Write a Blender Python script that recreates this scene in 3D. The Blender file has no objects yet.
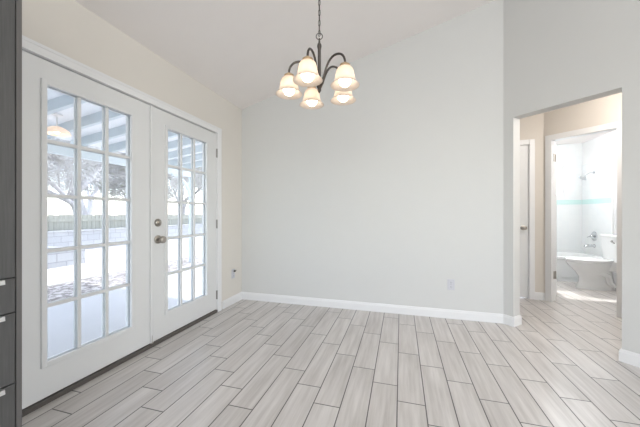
import bpy, bmesh, math, random
from mathutils import Vector, Matrix

S = bpy.context.scene
COL = S.collection
PI = math.pi
R2 = math.sqrt(0.5)

# ------------------------------------------------------------------ camera
YAW = math.radians(15.9)
cam = bpy.data.cameras.new('camera')
cam.sensor_width = 36
cam.lens = 36 * 284 / 640
cam.clip_start = 0.02
cam.clip_end = 300
camo = bpy.data.objects.new('camera', cam)
COL.objects.link(camo)
camo.location = (0, 0, 1.13)
camo.rotation_euler = (PI / 2, 0, YAW)
S.camera = camo

# ------------------------------------------------------------------ world, sun, exposure
S.view_settings.view_transform = 'Standard'
S.view_settings.look = 'None'
S.view_settings.gamma = 1
S.view_settings.use_curve_mapping = False
S.view_settings.exposure = 0.06

W = bpy.data.worlds.new('sky')
S.world = W
W.use_nodes = True
wn = W.node_tree.nodes
sky = wn.new('ShaderNodeTexSky')
sky.sky_type = 'NISHITA'
sky.sun_disc = False
sky.sun_elevation = math.radians(45)
sky.sun_rotation = math.radians(0)
sky.dust_density = 1.0
sky.air_density = 1.0
sky.ozone_density = 1.0
bg = wn['Background']
haze = wn.new('ShaderNodeHueSaturation')
haze.inputs['Saturation'].default_value = 0.55
W.node_tree.links.new(sky.outputs[0], haze.inputs['Color'])
W.node_tree.links.new(haze.outputs[0], bg.inputs[0])
bg.inputs[1].default_value = 0.85


def add_light(name, kind, loc, energy, color=(1, 1, 1), target=None, size=None, size_y=None, radius=None):
    L = bpy.data.lights.new(name, kind)
    L.energy = energy
    L.color = color
    if size:
        L.shape = 'RECTANGLE'
        L.size = size
        L.size_y = size_y or size
    if radius is not None:
        L.shadow_soft_size = radius
    o = bpy.data.objects.new(name, L)
    COL.objects.link(o)
    o.location = loc
    if target is not None:
        d = Vector(target) - Vector(loc)
        o.rotation_euler = d.to_track_quat('-Z', 'Y').to_euler()
    return o


sun = add_light('sun', 'SUN', (0, 8, 8), 4.5, (1.0, 0.96, 0.90), target=(-0.55, 2.3, 2.3))
sun.data.angle = math.radians(0.6)
# added area fill lights, standing in for daylight from invented windows
add_light('added_rear_fill', 'AREA', (0.9, -3.9, 1.75), 84, (0.95, 0.98, 1.0), target=(0.7, 2, 2.9), size=3.4, size_y=1.7)
add_light('added_side_fill', 'AREA', (4.35, -1.2, 1.7), 74, (0.95, 0.98, 1.0), target=(-2, 1.2, 2.4), size=2.4, size_y=1.6)

# ------------------------------------------------------------------ materials


def mat(name, col, rough=0.5, metal=0.0, var=0.04, scale=6.0, bump=0.0, bscale=60.0, spec=0.5, emit=None, estr=0.0,
        stretch=None, trans=0.0):
    m = bpy.data.materials.new(name)
    m.use_nodes = True
    nt = m.node_tree
    n, l = nt.nodes, nt.links
    b = n['Principled BSDF']
    tc = n.new('ShaderNodeTexCoord')
    mp = n.new('ShaderNodeMapping')
    if stretch:
        mp.inputs['Scale'].default_value = stretch
    l.new(tc.outputs['Object'], mp.inputs[0])
    nz = n.new('ShaderNodeTexNoise')
    nz.inputs['Scale'].default_value = scale
    nz.inputs['Detail'].default_value = 5
    l.new(mp.outputs[0], nz.inputs['Vector'])
    rp = n.new('ShaderNodeMixRGB')
    rp.inputs[1].default_value = tuple(max(0, c * (1 - var)) for c in col) + (1,)
    rp.inputs[2].default_value = tuple(min(1, c * (1 + var)) for c in col) + (1,)
    l.new(nz.outputs['Fac'], rp.inputs[0])
    l.new(rp.outputs[0], b.inputs['Base Color'])
    b.inputs['Roughness'].default_value = rough
    b.inputs['Metallic'].default_value = metal
    b.inputs['Specular IOR Level'].default_value = spec
    if trans:
        b.inputs['Transmission Weight'].default_value = trans
    if emit:
        b.inputs['Emission Color'].default_value = emit + (1,)
        b.inputs['Emission Strength'].default_value = estr
    if bump:
        n2 = n.new('ShaderNodeTexNoise')
        n2.inputs['Scale'].default_value = bscale
        n2.inputs['Detail'].default_value = 3
        l.new(mp.outputs[0], n2.inputs['Vector'])
        bp = n.new('ShaderNodeBump')
        bp.inputs['Strength'].default_value = bump
        bp.inputs['Distance'].default_value = 0.002
        l.new(n2.outputs['Fac'], bp.inputs['Height'])
        l.new(bp.outputs[0], b.inputs['Normal'])
    return m


M = {}
M['wall'] = mat('wall_paint', (0.655, 0.655, 0.638), 0.65, var=0.012, bump=0.25, bscale=90, spec=0.3)
M['wall_warm_lit'] = mat('wall_paint_warm_lit', (0.735, 0.70, 0.645), 0.65, var=0.012, bump=0.25, bscale=90, spec=0.3)  # wall paint tinted warmer to carry the mixed lighting on this wall
M['hall_warm_lit'] = mat('hall_paint_warm_lit', (0.70, 0.655, 0.595), 0.65, var=0.012, bump=0.25, bscale=90, spec=0.3)  # warm lamplight of the hallway put into the paint colour
M['ceil'] = mat('ceiling_paint', (0.90, 0.86, 0.835), 0.8, var=0.015, bump=0.3, bscale=70, spec=0.2)
M['trim'] = mat('trim_white', (0.82, 0.82, 0.82), 0.35, var=0.01)
M['door'] = mat('door_white', (0.76, 0.765, 0.76), 0.38, var=0.01, bump=0.05, bscale=30)
M['bronze'] = mat('threshold_bronze', (0.10, 0.09, 0.08), 0.5, var=0.2)
M['nickel'] = mat('satin_nickel', (0.42, 0.39, 0.35), 0.28, metal=1.0, var=0.06)
M['steel'] = mat('hinge_steel', (0.32, 0.31, 0.30), 0.4, metal=0.9, var=0.1)
M['chrome'] = mat('chrome', (0.62, 0.64, 0.66), 0.15, metal=1.0, var=0.03)
M['pewter'] = mat('dark_pewter', (0.10, 0.088, 0.08), 0.42, metal=0.75, var=0.2, scale=20)
M['brass'] = mat('aged_brass', (0.52, 0.38, 0.24), 0.4, metal=0.85, var=0.15, scale=20)
M['cabinet'] = mat('charcoal_woodgrain', (0.078, 0.077, 0.076), 0.38, var=0.35, scale=7, stretch=(6, 30, 1.2), bump=0.15, bscale=20)
M['cabinet_edge'] = mat('charcoal_edge', (0.112, 0.106, 0.102), 0.5, var=0.15, scale=7, stretch=(10, 10, 1))
M['cabinet_gap'] = mat('cabinet_shadow_gap', (0.015, 0.014, 0.013), 0.8, var=0.1)
M['alu'] = mat('brushed_aluminium', (0.72, 0.72, 0.72), 0.3, metal=0.8, var=0.05)
M['porcelain'] = mat('porcelain', (0.86, 0.87, 0.87), 0.12, var=0.01)
M['acrylic'] = mat('tub_acrylic', (0.84, 0.86, 0.86), 0.2, var=0.01)
M['plate'] = mat('shaded_outlet_plastic', (0.60, 0.60, 0.63), 0.35, var=0.01)  # white plastic greyed, the shade on the plates put into its colour
M['black'] = mat('dark_plastic', (0.10, 0.095, 0.085), 0.4, var=0.1)
M['slot'] = mat('outlet_slot', (0.22, 0.22, 0.23), 0.6, var=0.1)
M['patio_wood'] = mat('patio_painted_timber', (0.60, 0.66, 0.69), 0.7, var=0.06, scale=8, bump=0.1)
M['patio_deck'] = None
M['concrete'] = mat('patio_concrete', (0.47, 0.47, 0.475), 0.85, var=0.08, scale=3, bump=0.3)
M['kerb'] = mat('kerb_concrete', (0.50, 0.48, 0.46), 0.85, var=0.1, scale=8)
M['bark'] = mat('tree_bark', (0.52, 0.50, 0.51), 0.9, var=0.35, scale=9, stretch=(1, 1, .3), bump=0.8, bscale=25)
M['twig'] = mat('tree_twigs', (0.58, 0.57, 0.56), 0.9, var=0.25, scale=5)
M['leaf'] = mat('tree_leaves', (0.36, 0.40, 0.26), 0.8, var=0.35, scale=3)
M['fence'] = mat('fence_boards', (0.34, 0.335, 0.29), 0.85, var=0.35, scale=3, stretch=(8, 8, .6))


def block_material():
    m = bpy.data.materials.new('concrete_block')
    m.use_nodes = True
    n, l = m.node_tree.nodes, m.node_tree.links
    b = n['Principled BSDF']
    tc = n.new('ShaderNodeTexCoord')
    sx = n.new('ShaderNodeSeparateXYZ')
    l.new(tc.outputs['Object'], sx.inputs[0])
    ad = n.new('ShaderNodeMath')
    ad.operation = 'ADD'
    l.new(sx.outputs[0], ad.inputs[0])
    l.new(sx.outputs[1], ad.inputs[1])
    cb = n.new('ShaderNodeCombineXYZ')
    l.new(ad.outputs[0], cb.inputs[0])
    l.new(sx.outputs[2], cb.inputs[1])
    br = n.new('ShaderNodeTexBrick')
    br.inputs['Color1'].default_value = (0.42, 0.42, 0.43, 1)
    br.inputs['Color2'].default_value = (0.36, 0.36, 0.375, 1)
    br.inputs['Mortar'].default_value = (0.27, 0.27, 0.28, 1)
    br.inputs['Scale'].default_value = 1.0
    br.inputs['Brick Width'].default_value = 0.4
    br.inputs['Row Height'].default_value = 0.2
    br.inputs['Mortar Size'].default_value = 0.01
    l.new(cb.outputs[0], br.inputs['Vector'])
    l.new(br.outputs['Color'], b.inputs['Base Color'])
    b.inputs['Roughness'].default_value = 0.9
    return m


def ground_material(name, a, c, scale, thr=(0.35, 0.65)):
    m = bpy.data.materials.new(name)
    m.use_nodes = True
    n, l = m.node_tree.nodes, m.node_tree.links
    b = n['Principled BSDF']
    tc = n.new('ShaderNodeTexCoord')
    nz = n.new('ShaderNodeTexNoise')
    nz.inputs['Scale'].default_value = scale
    nz.inputs['Detail'].default_value = 8
    nz.inputs['Roughness'].default_value = 0.7
    l.new(tc.outputs['Object'], nz.inputs['Vector'])
    rp = n.new('ShaderNodeValToRGB')
    rp.color_ramp.elements[0].position = thr[0]
    rp.color_ramp.elements[1].position = thr[1]
    rp.color_ramp.elements[0].color = a + (1,)
    rp.color_ramp.elements[1].color = c + (1,)
    l.new(nz.outputs['Fac'], rp.inputs[0])
    l.new(rp.outputs[0], b.inputs['Base Color'])
    b.inputs['Roughness'].default_value = 0.95
    bp = n.new('ShaderNodeBump')
    bp.inputs['Strength'].default_value = 0.5
    bp.inputs['Distance'].default_value = 0.02
    l.new(nz.outputs['Fac'], bp.inputs['Height'])
    l.new(bp.outputs[0], b.inputs['Normal'])
    return m


M['block'] = block_material()
M['yard'] = ground_material('dry_yard_soil', (0.46, 0.43, 0.39), (0.62, 0.59, 0.55), 3)
M['litter'] = ground_material('leaf_litter_gravel', (0.14, 0.12, 0.11), (0.50, 0.47, 0.45), 9, (0.44, 0.58))


def glass_material(name, tint=(1, 1, 1), refl=1.0):
    m = bpy.data.materials.new(name)
    m.use_nodes = True
    n, l = m.node_tree.nodes, m.node_tree.links
    n.remove(n['Principled BSDF'])
    out = n['Material Output']
    tr = n.new('ShaderNodeBsdfTransparent')
    tr.inputs[0].default_value = tint + (1,)
    gl = n.new('ShaderNodeBsdfGlossy')
    gl.inputs['Roughness'].default_value = 0.01
    lw = n.new('ShaderNodeLayerWeight')
    lw.inputs[0].default_value = 0.5
    pw = n.new('ShaderNodeMath')
    pw.operation = 'POWER'
    pw.inputs[1].default_value = 5.0
    l.new(lw.outputs['Facing'], pw.inputs[0])
    fr = n.new('ShaderNodeMath')
    fr.operation = 'MULTIPLY_ADD'
    fr.inputs[1].default_value = 0.9
    fr.inputs[2].default_value = 0.03
    l.new(pw.outputs[0], fr.inputs[0])
    mx = n.new('ShaderNodeMixShader')
    l.new(fr.outputs[0], mx.inputs[0])
    l.new(tr.outputs[0], mx.inputs[1])
    l.new(gl.outputs[0], mx.inputs[2])
    l.new(mx.outputs[0], out.inputs[0])
    return m


M['glass'] = glass_material('window_glass', (0.97, 0.985, 1.0))


def frosted(name, c1, c2, tfac):
    m = bpy.data.materials.new(name)
    m.use_nodes = True
    n, l = m.node_tree.nodes, m.node_tree.links
    n.remove(n['Principled BSDF'])
    out = n['Material Output']
    df = n.new('ShaderNodeBsdfDiffuse')
    tl = n.new('ShaderNodeBsdfTranslucent')
    gl = n.new('ShaderNodeBsdfGlossy')
    gl.inputs['Roughness'].default_value = 0.25
    tc = n.new('ShaderNodeTexCoord')
    nz = n.new('ShaderNodeTexNoise')
    nz.inputs['Scale'].default_value = 22
    l.new(tc.outputs['Object'], nz.inputs['Vector'])
    mc = n.new('ShaderNodeMixRGB')
    mc.inputs[1].default_value = c1 + (1,)
    mc.inputs[2].default_value = c2 + (1,)
    l.new(nz.outputs['Fac'], mc.inputs[0])
    for s in (df, tl):
        l.new(mc.outputs[0], s.inputs[0])
    m1 = n.new('ShaderNodeMixShader')
    m1.inputs[0].default_value = tfac
    l.new(df.outputs[0], m1.inputs[1])
    l.new(tl.outputs[0], m1.inputs[2])
    m2 = n.new('ShaderNodeMixShader')
    m2.inputs[0].default_value = 0.06
    l.new(m1.outputs[0], m2.inputs[1])
    l.new(gl.outputs[0], m2.inputs[2])
    l.new(m2.outputs[0], out.inputs[0])
    return m


M['shade'] = frosted('frosted_alabaster_glass', (0.74, 0.67, 0.61), (0.84, 0.79, 0.74), .68)
M['patio_deck'] = frosted('translucent_roof_panel', (0.86, 0.87, 0.88), (0.90, 0.91, 0.92), .22)
M['bulb'] = mat('lit_bulb', (1, 0.95, 0.88), 0.4, emit=(1.0, 0.88, 0.72), estr=7.5)
M['dome'] = mat('lit_amber_dome', (0.80, 0.66, 0.54), 0.4, emit=(1.0, 0.66, 0.42), estr=0.45)
M['dome_white'] = mat('lit_dome_white', (0.95, 0.95, 0.95), 0.4, emit=(1.0, 0.96, 0.9), estr=4.0)


def plank_floor():
    m = bpy.data.materials.new('wood_look_plank_tile')
    m.use_nodes = True
    n, l = m.node_tree.nodes, m.node_tree.links
    b = n['Principled BSDF']

    def mth(op, a, c=None, clamp=False):
        x = n.new('ShaderNodeMath')
        x.operation = op
        x.use_clamp = clamp
        for i, v in enumerate((a, c)):
            if v is None:
                continue
            if isinstance(v, (int, float)):
                x.inputs[i].default_value = v
            else:
                l.new(v, x.inputs[i])
        return x.outputs[0]
    g = n.new('ShaderNodeNewGeometry')
    sp = n.new('ShaderNodeSeparateXYZ')
    l.new(g.outputs['Position'], sp.inputs[0])
    X, Y = sp.outputs[0], sp.outputs[1]
    PW, PL = 0.16, 0.62
    u = mth('DIVIDE', mth('ADD', X, 0.021), PW)
    k = mth('FLOOR', u)
    fu = mth('SUBTRACT', u, k)
    v = mth('DIVIDE', mth('ADD', mth('SUBTRACT', Y, 2.395), mth('MULTIPLY', k, 0.155)), PL)
    j = mth('FLOOR', v)
    fv = mth('SUBTRACT', v, j)
    du = mth('MULTIPLY', mth('MINIMUM', fu, mth('SUBTRACT', 1.0, fu)), PW)
    dv = mth('MULTIPLY', mth('MINIMUM', fv, mth('SUBTRACT', 1.0, fv)), PL)
    dist = mth('MINIMUM', du, dv)
    # 1 in the plank, 0 in the grout
    pl = mth('DIVIDE', mth('SUBTRACT', dist, 0.0026), 0.0012, True)
    idv = n.new('ShaderNodeCombineXYZ')
    l.new(k, idv.inputs[0])
    l.new(j, idv.inputs[1])
    wn_ = n.new('ShaderNodeTexWhiteNoise')
    wn_.noise_dimensions = '2D'
    l.new(idv.outputs[0], wn_.inputs['Vector'])
    rnd = wn_.outputs['Value']
    # grain, stretched along the plank and shifted for each plank
    gv = n.new('ShaderNodeCombineXYZ')
    l.new(mth('MULTIPLY', X, 38.0), gv.inputs[0])
    l.new(mth('MULTIPLY', Y, 2.2), gv.inputs[1])
    l.new(mth('MULTIPLY', rnd, 40.0), gv.inputs[2])
    g1 = n.new('ShaderNodeTexNoise')
    g1.inputs['Scale'].default_value = 1.0
    g1.inputs['Detail'].default_value = 5
    g1.inputs['Roughness'].default_value = 0.6
    l.new(gv.outputs[0], g1.inputs['Vector'])
    gv2 = n.new('ShaderNodeCombineXYZ')
    l.new(mth('MULTIPLY', X, 9.0), gv2.inputs[0])
    l.new(mth('MULTIPLY', Y, 1.6), gv2.inputs[1])
    l.new(mth('MULTIPLY', rnd, 70.0), gv2.inputs[2])
    g2 = n.new('ShaderNodeTexNoise')
    g2.inputs['Scale'].default_value = 1.0
    g2.inputs['Detail'].default_value = 3
    l.new(gv2.outputs[0], g2.inputs['Vector'])
    tone = mth('ADD', mth('ADD', mth('MULTIPLY', rnd, 0.08), mth('MULTIPLY', g1.outputs['Fac'], 0.75)),
               mth('MULTIPLY', g2.outputs['Fac'], 0.45))
    tone = mth('SUBTRACT', tone, 0.12, True)
    rp = n.new('ShaderNodeValToRGB')
    e = rp.color_ramp.elements
    e[0].position = 0.22
    e[0].color = (0.425, 0.395, 0.37, 1)
    e[1].position = 0.78
    e[1].color = (0.72, 0.69, 0.665, 1)
    x = e.new(0.5)
    x.color = (0.575, 0.545, 0.52, 1)
    l.new(tone, rp.inputs[0])
    mx = n.new('ShaderNodeMixRGB')
    mx.inputs[1].default_value = (0.10, 0.094, 0.09, 1)
    l.new(pl, mx.inputs[0])
    l.new(rp.outputs[0], mx.inputs[2])
    l.new(mx.outputs[0], b.inputs['Base Color'])
    b.inputs['Roughness'].default_value = 0.30
    b.inputs['Specular IOR Level'].default_value = 0.5
    bp = n.new('ShaderNodeBump')
    bp.inputs['Strength'].default_value = 0.4
    bp.inputs['Distance'].default_value = 0.0015
    l.new(mth('ADD', pl, mth('MULTIPLY', g1.outputs['Fac'], 0.15)), bp.inputs['Height'])
    l.new(bp.outputs[0], b.inputs['Normal'])
    return m


M['floor'] = plank_floor()


def tile_material():
    m = bpy.data.materials.new('white_shower_tile')
    m.use_nodes = True
    n, l = m.node_tree.nodes, m.node_tree.links
    b = n['Principled BSDF']
    g = n.new('ShaderNodeNewGeometry')
    sp = n.new('ShaderNodeSeparateXYZ')
    l.new(g.outputs['Position'], sp.inputs[0])
    ad = n.new('ShaderNodeMath')
    ad.operation = 'ADD'
    l.new(sp.outputs[0], ad.inputs[0])
    l.new(sp.outputs[1], ad.inputs[1])
    cb = n.new('ShaderNodeCombineXYZ')
    l.new(ad.outputs[0], cb.inputs[0])
    l.new(sp.outputs[2], cb.inputs[1])
    br = n.new('ShaderNodeTexBrick')
    br.offset = 0
    br.inputs['Color1'].default_value = (0.84, 0.86, 0.86, 1)
    br.inputs['Color2'].default_value = (0.82, 0.845, 0.85, 1)
    br.inputs['Mortar'].default_value = (0.82, 0.84, 0.845, 1)
    br.inputs['Scale'].default_value = 1.0
    br.inputs['Brick Width'].default_value = 0.11
    br.inputs['Row Height'].default_value = 0.11
    br.inputs['Mortar Size'].default_value = 0.002
    l.new(cb.outputs[0], br.inputs['Vector'])
    l.new(br.outputs['Color'], b.inputs['Base Color'])
    b.inputs['Roughness'].default_value = 0.2
    return m


M['tile'] = tile_material()
M['teal'] = mat('teal_accent_tile', (0.60, 0.79, 0.76), 0.2, var=0.06, scale=12)

# ------------------------------------------------------------------ mesh helpers


class MB:
    def __init__(self):
        self.b = bmesh.new()

    def box(self, x0, x1, y0, y1, z0, z1, bev=0.0, seg=2):
        t = bmesh.new()
        vs = [t.verts.new((x, y, z)) for x in (x0, x1) for y in (y0, y1) for z in (z0, z1)]
        for f in ((0, 1, 3, 2), (4, 6, 7, 5), (0, 4, 5, 1), (2, 3, 7, 6), (0, 2, 6, 4), (1, 5, 7, 3)):
            t.faces.new([vs[i] for i in f])
        if bev:
            bmesh.ops.bevel(t, geom=list(t.edges), offset=bev, segments=seg, profile=0.5, affect='EDGES')
        self._merge(t)
        return self

    def _merge(self, t, mtx=None):
        bmesh.ops.recalc_face_normals(t, faces=list(t.faces))
        me = bpy.data.meshes.new('tmp')
        t.to_mesh(me)
        t.free()
        if mtx is not None:
            me.transform(mtx)
        self.b.from_mesh(me)
        bpy.data.meshes.remove(me)

    def prism(self, pts, vec, bev=0.0):
        """closed polygon of 3-D points pushed along vec"""
        t = bmesh.new()
        v = Vector(vec)
        a = [t.verts.new(p) for p in pts]
        c = [t.verts.new(Vector(p) + v) for p in pts]
        t.faces.new(a)
        t.faces.new(list(reversed(c)))
        k = len(pts)
        for i in range(k):
            t.faces.new((a[i], c[i], c[(i + 1) % k], a[(i + 1) % k]))
        if bev:
            bmesh.ops.bevel(t, geom=list(t.edges), offset=bev, segments=2, profile=0.5, affect='EDGES')
        self._merge(t)
        return self

    def plan(self, pts, z0, z1):
        return self.prism([(x, y, z0) for x, y in pts], (0, 0, z1 - z0))

    def tube(self, path, rad, seg=10, cap=True):
        t = bmesh.new()
        P = [Vector(p) for p in path]
        k = len(P)
        rr = rad if isinstance(rad, (list, tuple)) else [rad] * k
        rings = []
        ref = None
        for i, p in enumerate(P):
            d = (P[min(i + 1, k - 1)] - P[max(i - 1, 0)])
            if d.length < 1e-9:
                d = Vector((0, 0, 1))
            d.normalize()
            if ref is None:
                ref = Vector((1, 0, 0)) if abs(d.x) < 0.8 else Vector((0, 1, 0))
            u = (ref - d * ref.dot(d))
            if u.length < 1e-6:
                u = d.orthogonal()
            u.normalize()
            ref = u
            w = d.cross(u)
            rings.append([t.verts.new(p + (u * math.cos(a) + w * math.sin(a)) * rr[i])
                          for a in [2 * PI * q / seg for q in range(seg)]])
        for i in range(k - 1):
            for q in range(seg):
                t.faces.new((rings[i][q], rings[i][(q + 1) % seg], rings[i + 1][(q + 1) % seg], rings[i + 1][q]))
        if cap:
            t.faces.new(list(reversed(rings[0])))
            t.faces.new(rings[-1])
        self._merge(t)
        return self

    def lathe(self, prof, seg=28, mtx=None, close=False):
        """profile of (radius, z); optional matrix"""
        t = bmesh.new()
        rings = []
        for r, z in prof:
            if r < 1e-6:
                rings.append([t.verts.new((0, 0, z))])
            else:
                rings.append([t.verts.new((r * math.cos(2 * PI * q / seg), r * math.sin(2 * PI * q / seg), z)) for q in range(seg)])
        pairs = list(zip(rings, rings[1:]))
        if close:
            pairs.append((rings[-1], rings[0]))
        for a, c in pairs:
            for q in range(seg):
                q2 = (q + 1) % seg
                if len(a) == 1 and len(c) == 1:
                    continue
                if len(a) == 1:
                    t.faces.new((a[0], c[q2], c[q]))
                elif len(c) == 1:
                    t.faces.new((a[q], a[q2], c[0]))
                else:
                    t.faces.new((a[q], a[q2], c[q2], c[q]))
        self._merge(t, mtx)
        return self

    def loft(self, rings):
        """list of equal-length rings of 3-D points, capped"""
        t = bmesh.new()
        V = [[t.verts.new(p) for p in r] for r in rings]
        k = len(V[0])
        for a, c in zip(V, V[1:]):
            for q in range(k):
                t.faces.new((a[q], a[(q + 1) % k], c[(q + 1) % k], c[q]))
        t.faces.new(list(reversed(V[0])))
        t.faces.new(V[-1])
        self._merge(t)
        return self

    def torus(self, c, R, r, mtx=None, seg=20, ms=8):
        prof = [(R + r * math.cos(2 * PI * i / ms), r * math.sin(2 * PI * i / ms)) for i in range(ms)]
        m = Matrix.Translation(c)
        if mtx is not None:
            m = m @ mtx
        return self.lathe(prof, seg, m, close=True)

    def build(self, name, material, parent=None, smooth=None, loc=None):
        me = bpy.data.meshes.new(name)
        if loc is not None:
            self.b.transform(Matrix.Translation(-Vector(loc)))
        self.b.to_mesh(me)
        self.b.free()
        if smooth:
            me.shade_smooth() if smooth >= 180 else me.shade_auto_smooth(smooth) if hasattr(me, 'shade_auto_smooth') else None
            if smooth < 180:
                for p in me.polygons:
                    p.use_smooth = True
                me.set_sharp_from_angle(angle=math.radians(smooth))
        me.materials.append(material)
        o = bpy.data.objects.new(name, me)
        COL.objects.link(o)
        if loc is not None:
            o.location = loc
        if parent is not None:
            o.parent = parent
            o.matrix_parent_inverse = Matrix.Identity(4)
            if loc is None:
                o.location = -Vector(parent_world(parent))
        return o


def parent_world(p):
    v = Vector((0, 0, 0))
    while p is not None:
        v = v + p.location
        p = p.parent
    return v


def tag(o, label=None, cat=None, group=None, kind=None):
    if label:
        o['label'] = label
    if cat:
        o['category'] = cat
    if group:
        o['group'] = group
    if kind:
        o['kind'] = kind
    return o


def empty(name, loc, label, cat, group=None):
    o = bpy.data.objects.new(name, None)
    o.empty_display_size = 0.1
    COL.objects.link(o)
    o.location = loc
    return tag(o, label, cat, group)


def struct(name, mb, m, label, cat, smooth=None):
    return tag(mb.build(name, m, smooth=smooth), label, cat, kind='structure')


# ------------------------------------------------------------------ setting: shell
XL, YB = -2.027, 3.33           # left wall and back wall planes
SUM = XL * 0 + 4.345            # angled wall: x + y = SUM
PX = SUM - YB                   # corner of back wall and angled wall


def zc(x):                      # vaulted ceiling
    return 2.505 + 0.282 * (x - XL) if x < 2.0 else 2.505 + 0.282 * (2.0 - XL) - 0.282 * (x - 2.0)


def ang(s, n=0.0, total=SUM, x0=PX):   # point on a 45-degree wall, s along it, n behind it
    return (x0 + s * R2 + n * R2, total - x0 - s * R2 + n * R2)


mb = MB()
mb.box(-2.177, 4.65, -4.1, 6.55, -0.1, 0.0)
struct('floor', mb, M['floor'], 'greige wood-look plank tile floor with dark grout lines running away from the camera', 'floor')

mb = MB()
pr = [(-2.18, zc(-2.18)), (2.0, zc(2.0)), (4.7, zc(4.7)), (4.7, zc(4.7) + .15), (2.0, zc(2.0) + .15), (-2.18, zc(-2.18) + .15)]
mb.prism([(x, -4.2, z) for x, z in pr], (0, 7.66, 0))
struct('ceiling', mb, M['ceil'], 'plain vaulted ceiling rising from the french door wall towards the right', 'ceiling')

mb = MB()
D0, D1, DT = 1.010, 2.820, 2.062      # french door rough opening
mb.box(-2.177, XL, -4.1, D0, 0, 2.58)
mb.box(-2.177, XL, D1, YB + .12, 0, 2.58)
mb.box(-2.177, XL, D0, D1, DT, 2.58)
struct('wall_left', mb, M['wall_warm_lit'], 'wall with warm light tinted into its paint around the white french doors', 'wall')

mb = MB()
mb.prism([(-2.177, YB, 0), (1.07, YB, 0), (1.07, YB, zc(1.07) + .05), (-2.177, YB, zc(-2.177) + .05)], (0, 0.12, 0))
struct('wall_back', mb, M['wall'], 'blank off-white end wall under the sloping ceiling, with one outlet', 'wall')

SL, SR, OH = 0.095, 0.862, 2.096       # cased-less opening in the angled wall
AEND = 2.4
mb = MB()


def ang_block(mb, s0, s1, z0a, z0b, z1a, z1b, n0=0.0, n1=0.12, total=SUM, x0=PX):
    a, b = ang(s0, n0, total, x0), ang(s1, n0, total, x0)
    pts = [(a[0], a[1], z0a), (b[0], b[1], z0b), (b[0], b[1], z1b), (a[0], a[1], z1a)]
    mb.prism(pts, ((n1 - n0) * R2, (n1 - n0) * R2, 0))


def zt(s):
    return zc(ang(s)[0]) + 0.06


ang_block(mb, 0, SL, 0, 0, zt(0), zt(SL))
ang_block(mb, SL, SR, OH, OH, zt(SL), zt(SR))
SM = (2.0 - PX) / R2
ang_block(mb, SR, SM, 0, 0, zt(SR), zt(SM))
ang_block(mb, SM, AEND, 0, 0, zt(SM), zt(AEND))
struct('wall_right', mb, M['wall'], 'angled off-white wall pierced by the plain opening to the hallway', 'wall')

ax, ay = ang(AEND)
mb = MB()
mb.prism([(ax, ay, 0), (4.65, ay, 0), (4.65, ay, zc(4.65) + .05), (ax, ay, zc(ax) + .05)], (0, 0.12, 0))
struct('wall_kitchen', mb, M['wall'], 'off-white kitchen wall beyond the angled wall', 'wall')
mb = MB()
mb.box(4.5, 4.65, -4.1, ay + .12, 0, 0.9)
mb.box(4.5, 4.65, -4.1, ay + .12, 2.5, 3.2)
mb.box(4.5, 4.65, -4.1, -2.4, 0.9, 2.5)
mb.box(4.5, 4.65, 0.0, ay + .12, 0.9, 2.5)
struct('wall_side', mb, M['wall'], 'off-white kitchen side wall with a wide window added for fill light', 'wall')
mb = MB()
mb.prism([(-2.177, -4.1, 0), (4.65, -4.1, 0), (4.65, -4.1, .9), (-2.177, -4.1, .9)], (0, .12, 0))
mb.prism([(-2.177, -4.1, 2.6), (4.65, -4.1, 2.6), (4.65, -4.1, zc(4.65) + .05), (2, -4.1, zc(2) + .05), (-2.177, -4.1, 2.61)], (0, .12, 0))
mb.box(-2.177, -.8, -4.1, -3.98, .9, 2.6)
mb.box(2.6, 4.65, -4.1, -3.98, .9, 2.6)
struct('wall_rear', mb, M['wall'], 'off-white wall behind the camera with a wide window added for fill light', 'wall')

# hallway and bathroom shell
HS = 1.793 + 4.37                       # bathroom door wall: x + y = HS
HX = 1.793
HY = 4.37
mb = MB()
mb.box(-.6, 0.86, HY, HY + .1, 0, 2.46)
mb.box(1.632, HX + .005, HY, HY + .1, 0, 2.46)
mb.box(0.86, 1.632, HY, HY + .1, 2.045, 2.46)
struct('wall_hall', mb, M['hall_warm_lit'], 'hallway wall, warm lamplight put into its paint, holding the white panel door', 'wall')
BL, BR, BT = 0.090, 0.686, 2.068        # bathroom door opening along the 45-degree wall
mb = MB()
ang_block(mb, 0, BL - .02, 0, 0, 2.46, 2.46, 0, .1, HS, HX)
ang_block(mb, BL - .02, BR + .02, BT + .02, BT + .02, 2.46, 2.46, 0, .1, HS, HX)
ang_block(mb, BR + .02, 2.15, 0, 0, 2.46, 2.46, 0, .1, HS, HX)
struct('wall_bathroom', mb, M['hall_warm_lit'], 'hallway wall, warm lamplight put into its paint, around the bathroom doorway', 'wall')
hx, hy = ang(2.15, 0, HS, HX)
mb = MB()
mb.plan([(hx, hy), (hx + .1, hy), (ax + .19, ay + .12), (ax + .09, ay + .12)], 0, 2.46)
struct('wall_hall_end', mb, M['hall_warm_lit'], 'unseen warm-tinted wall added to keep light in at the far end of the hallway', 'wall')  # added out of view to hold the lamplight in the hallway
mb = MB()
mb.box(-.7, -.6, YB + .12, HY + .1, 0, 2.46)
struct('wall_hall_far', mb, M['hall_warm_lit'], 'unseen wall, warm lamplight put into its paint, closing the other end of the hallway', 'wall')
mb = MB()
mb.plan([(-.7, YB + .115), (1.105, YB + .115), ang(0, .13), ang(AEND, .13), (3.4, ay + .12), (3.4, 6.55), (1.55, 6.55), (1.55, HY + .1), (-.7, HY + .1)], 2.44, 2.54)
struct('ceiling_hall', mb, M['ceil'], 'flat ceiling over the hallway and bathroom', 'ceiling')
BX, BY = 3.25, 6.42
mb = MB()
mb.box(BX, BX + .1, 2.7, BY + .1, 0, 2.46)
struct('wall_bath_right', mb, M['trim'], 'white bathroom wall carrying the shower plumbing', 'wall')
mb = MB()
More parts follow.
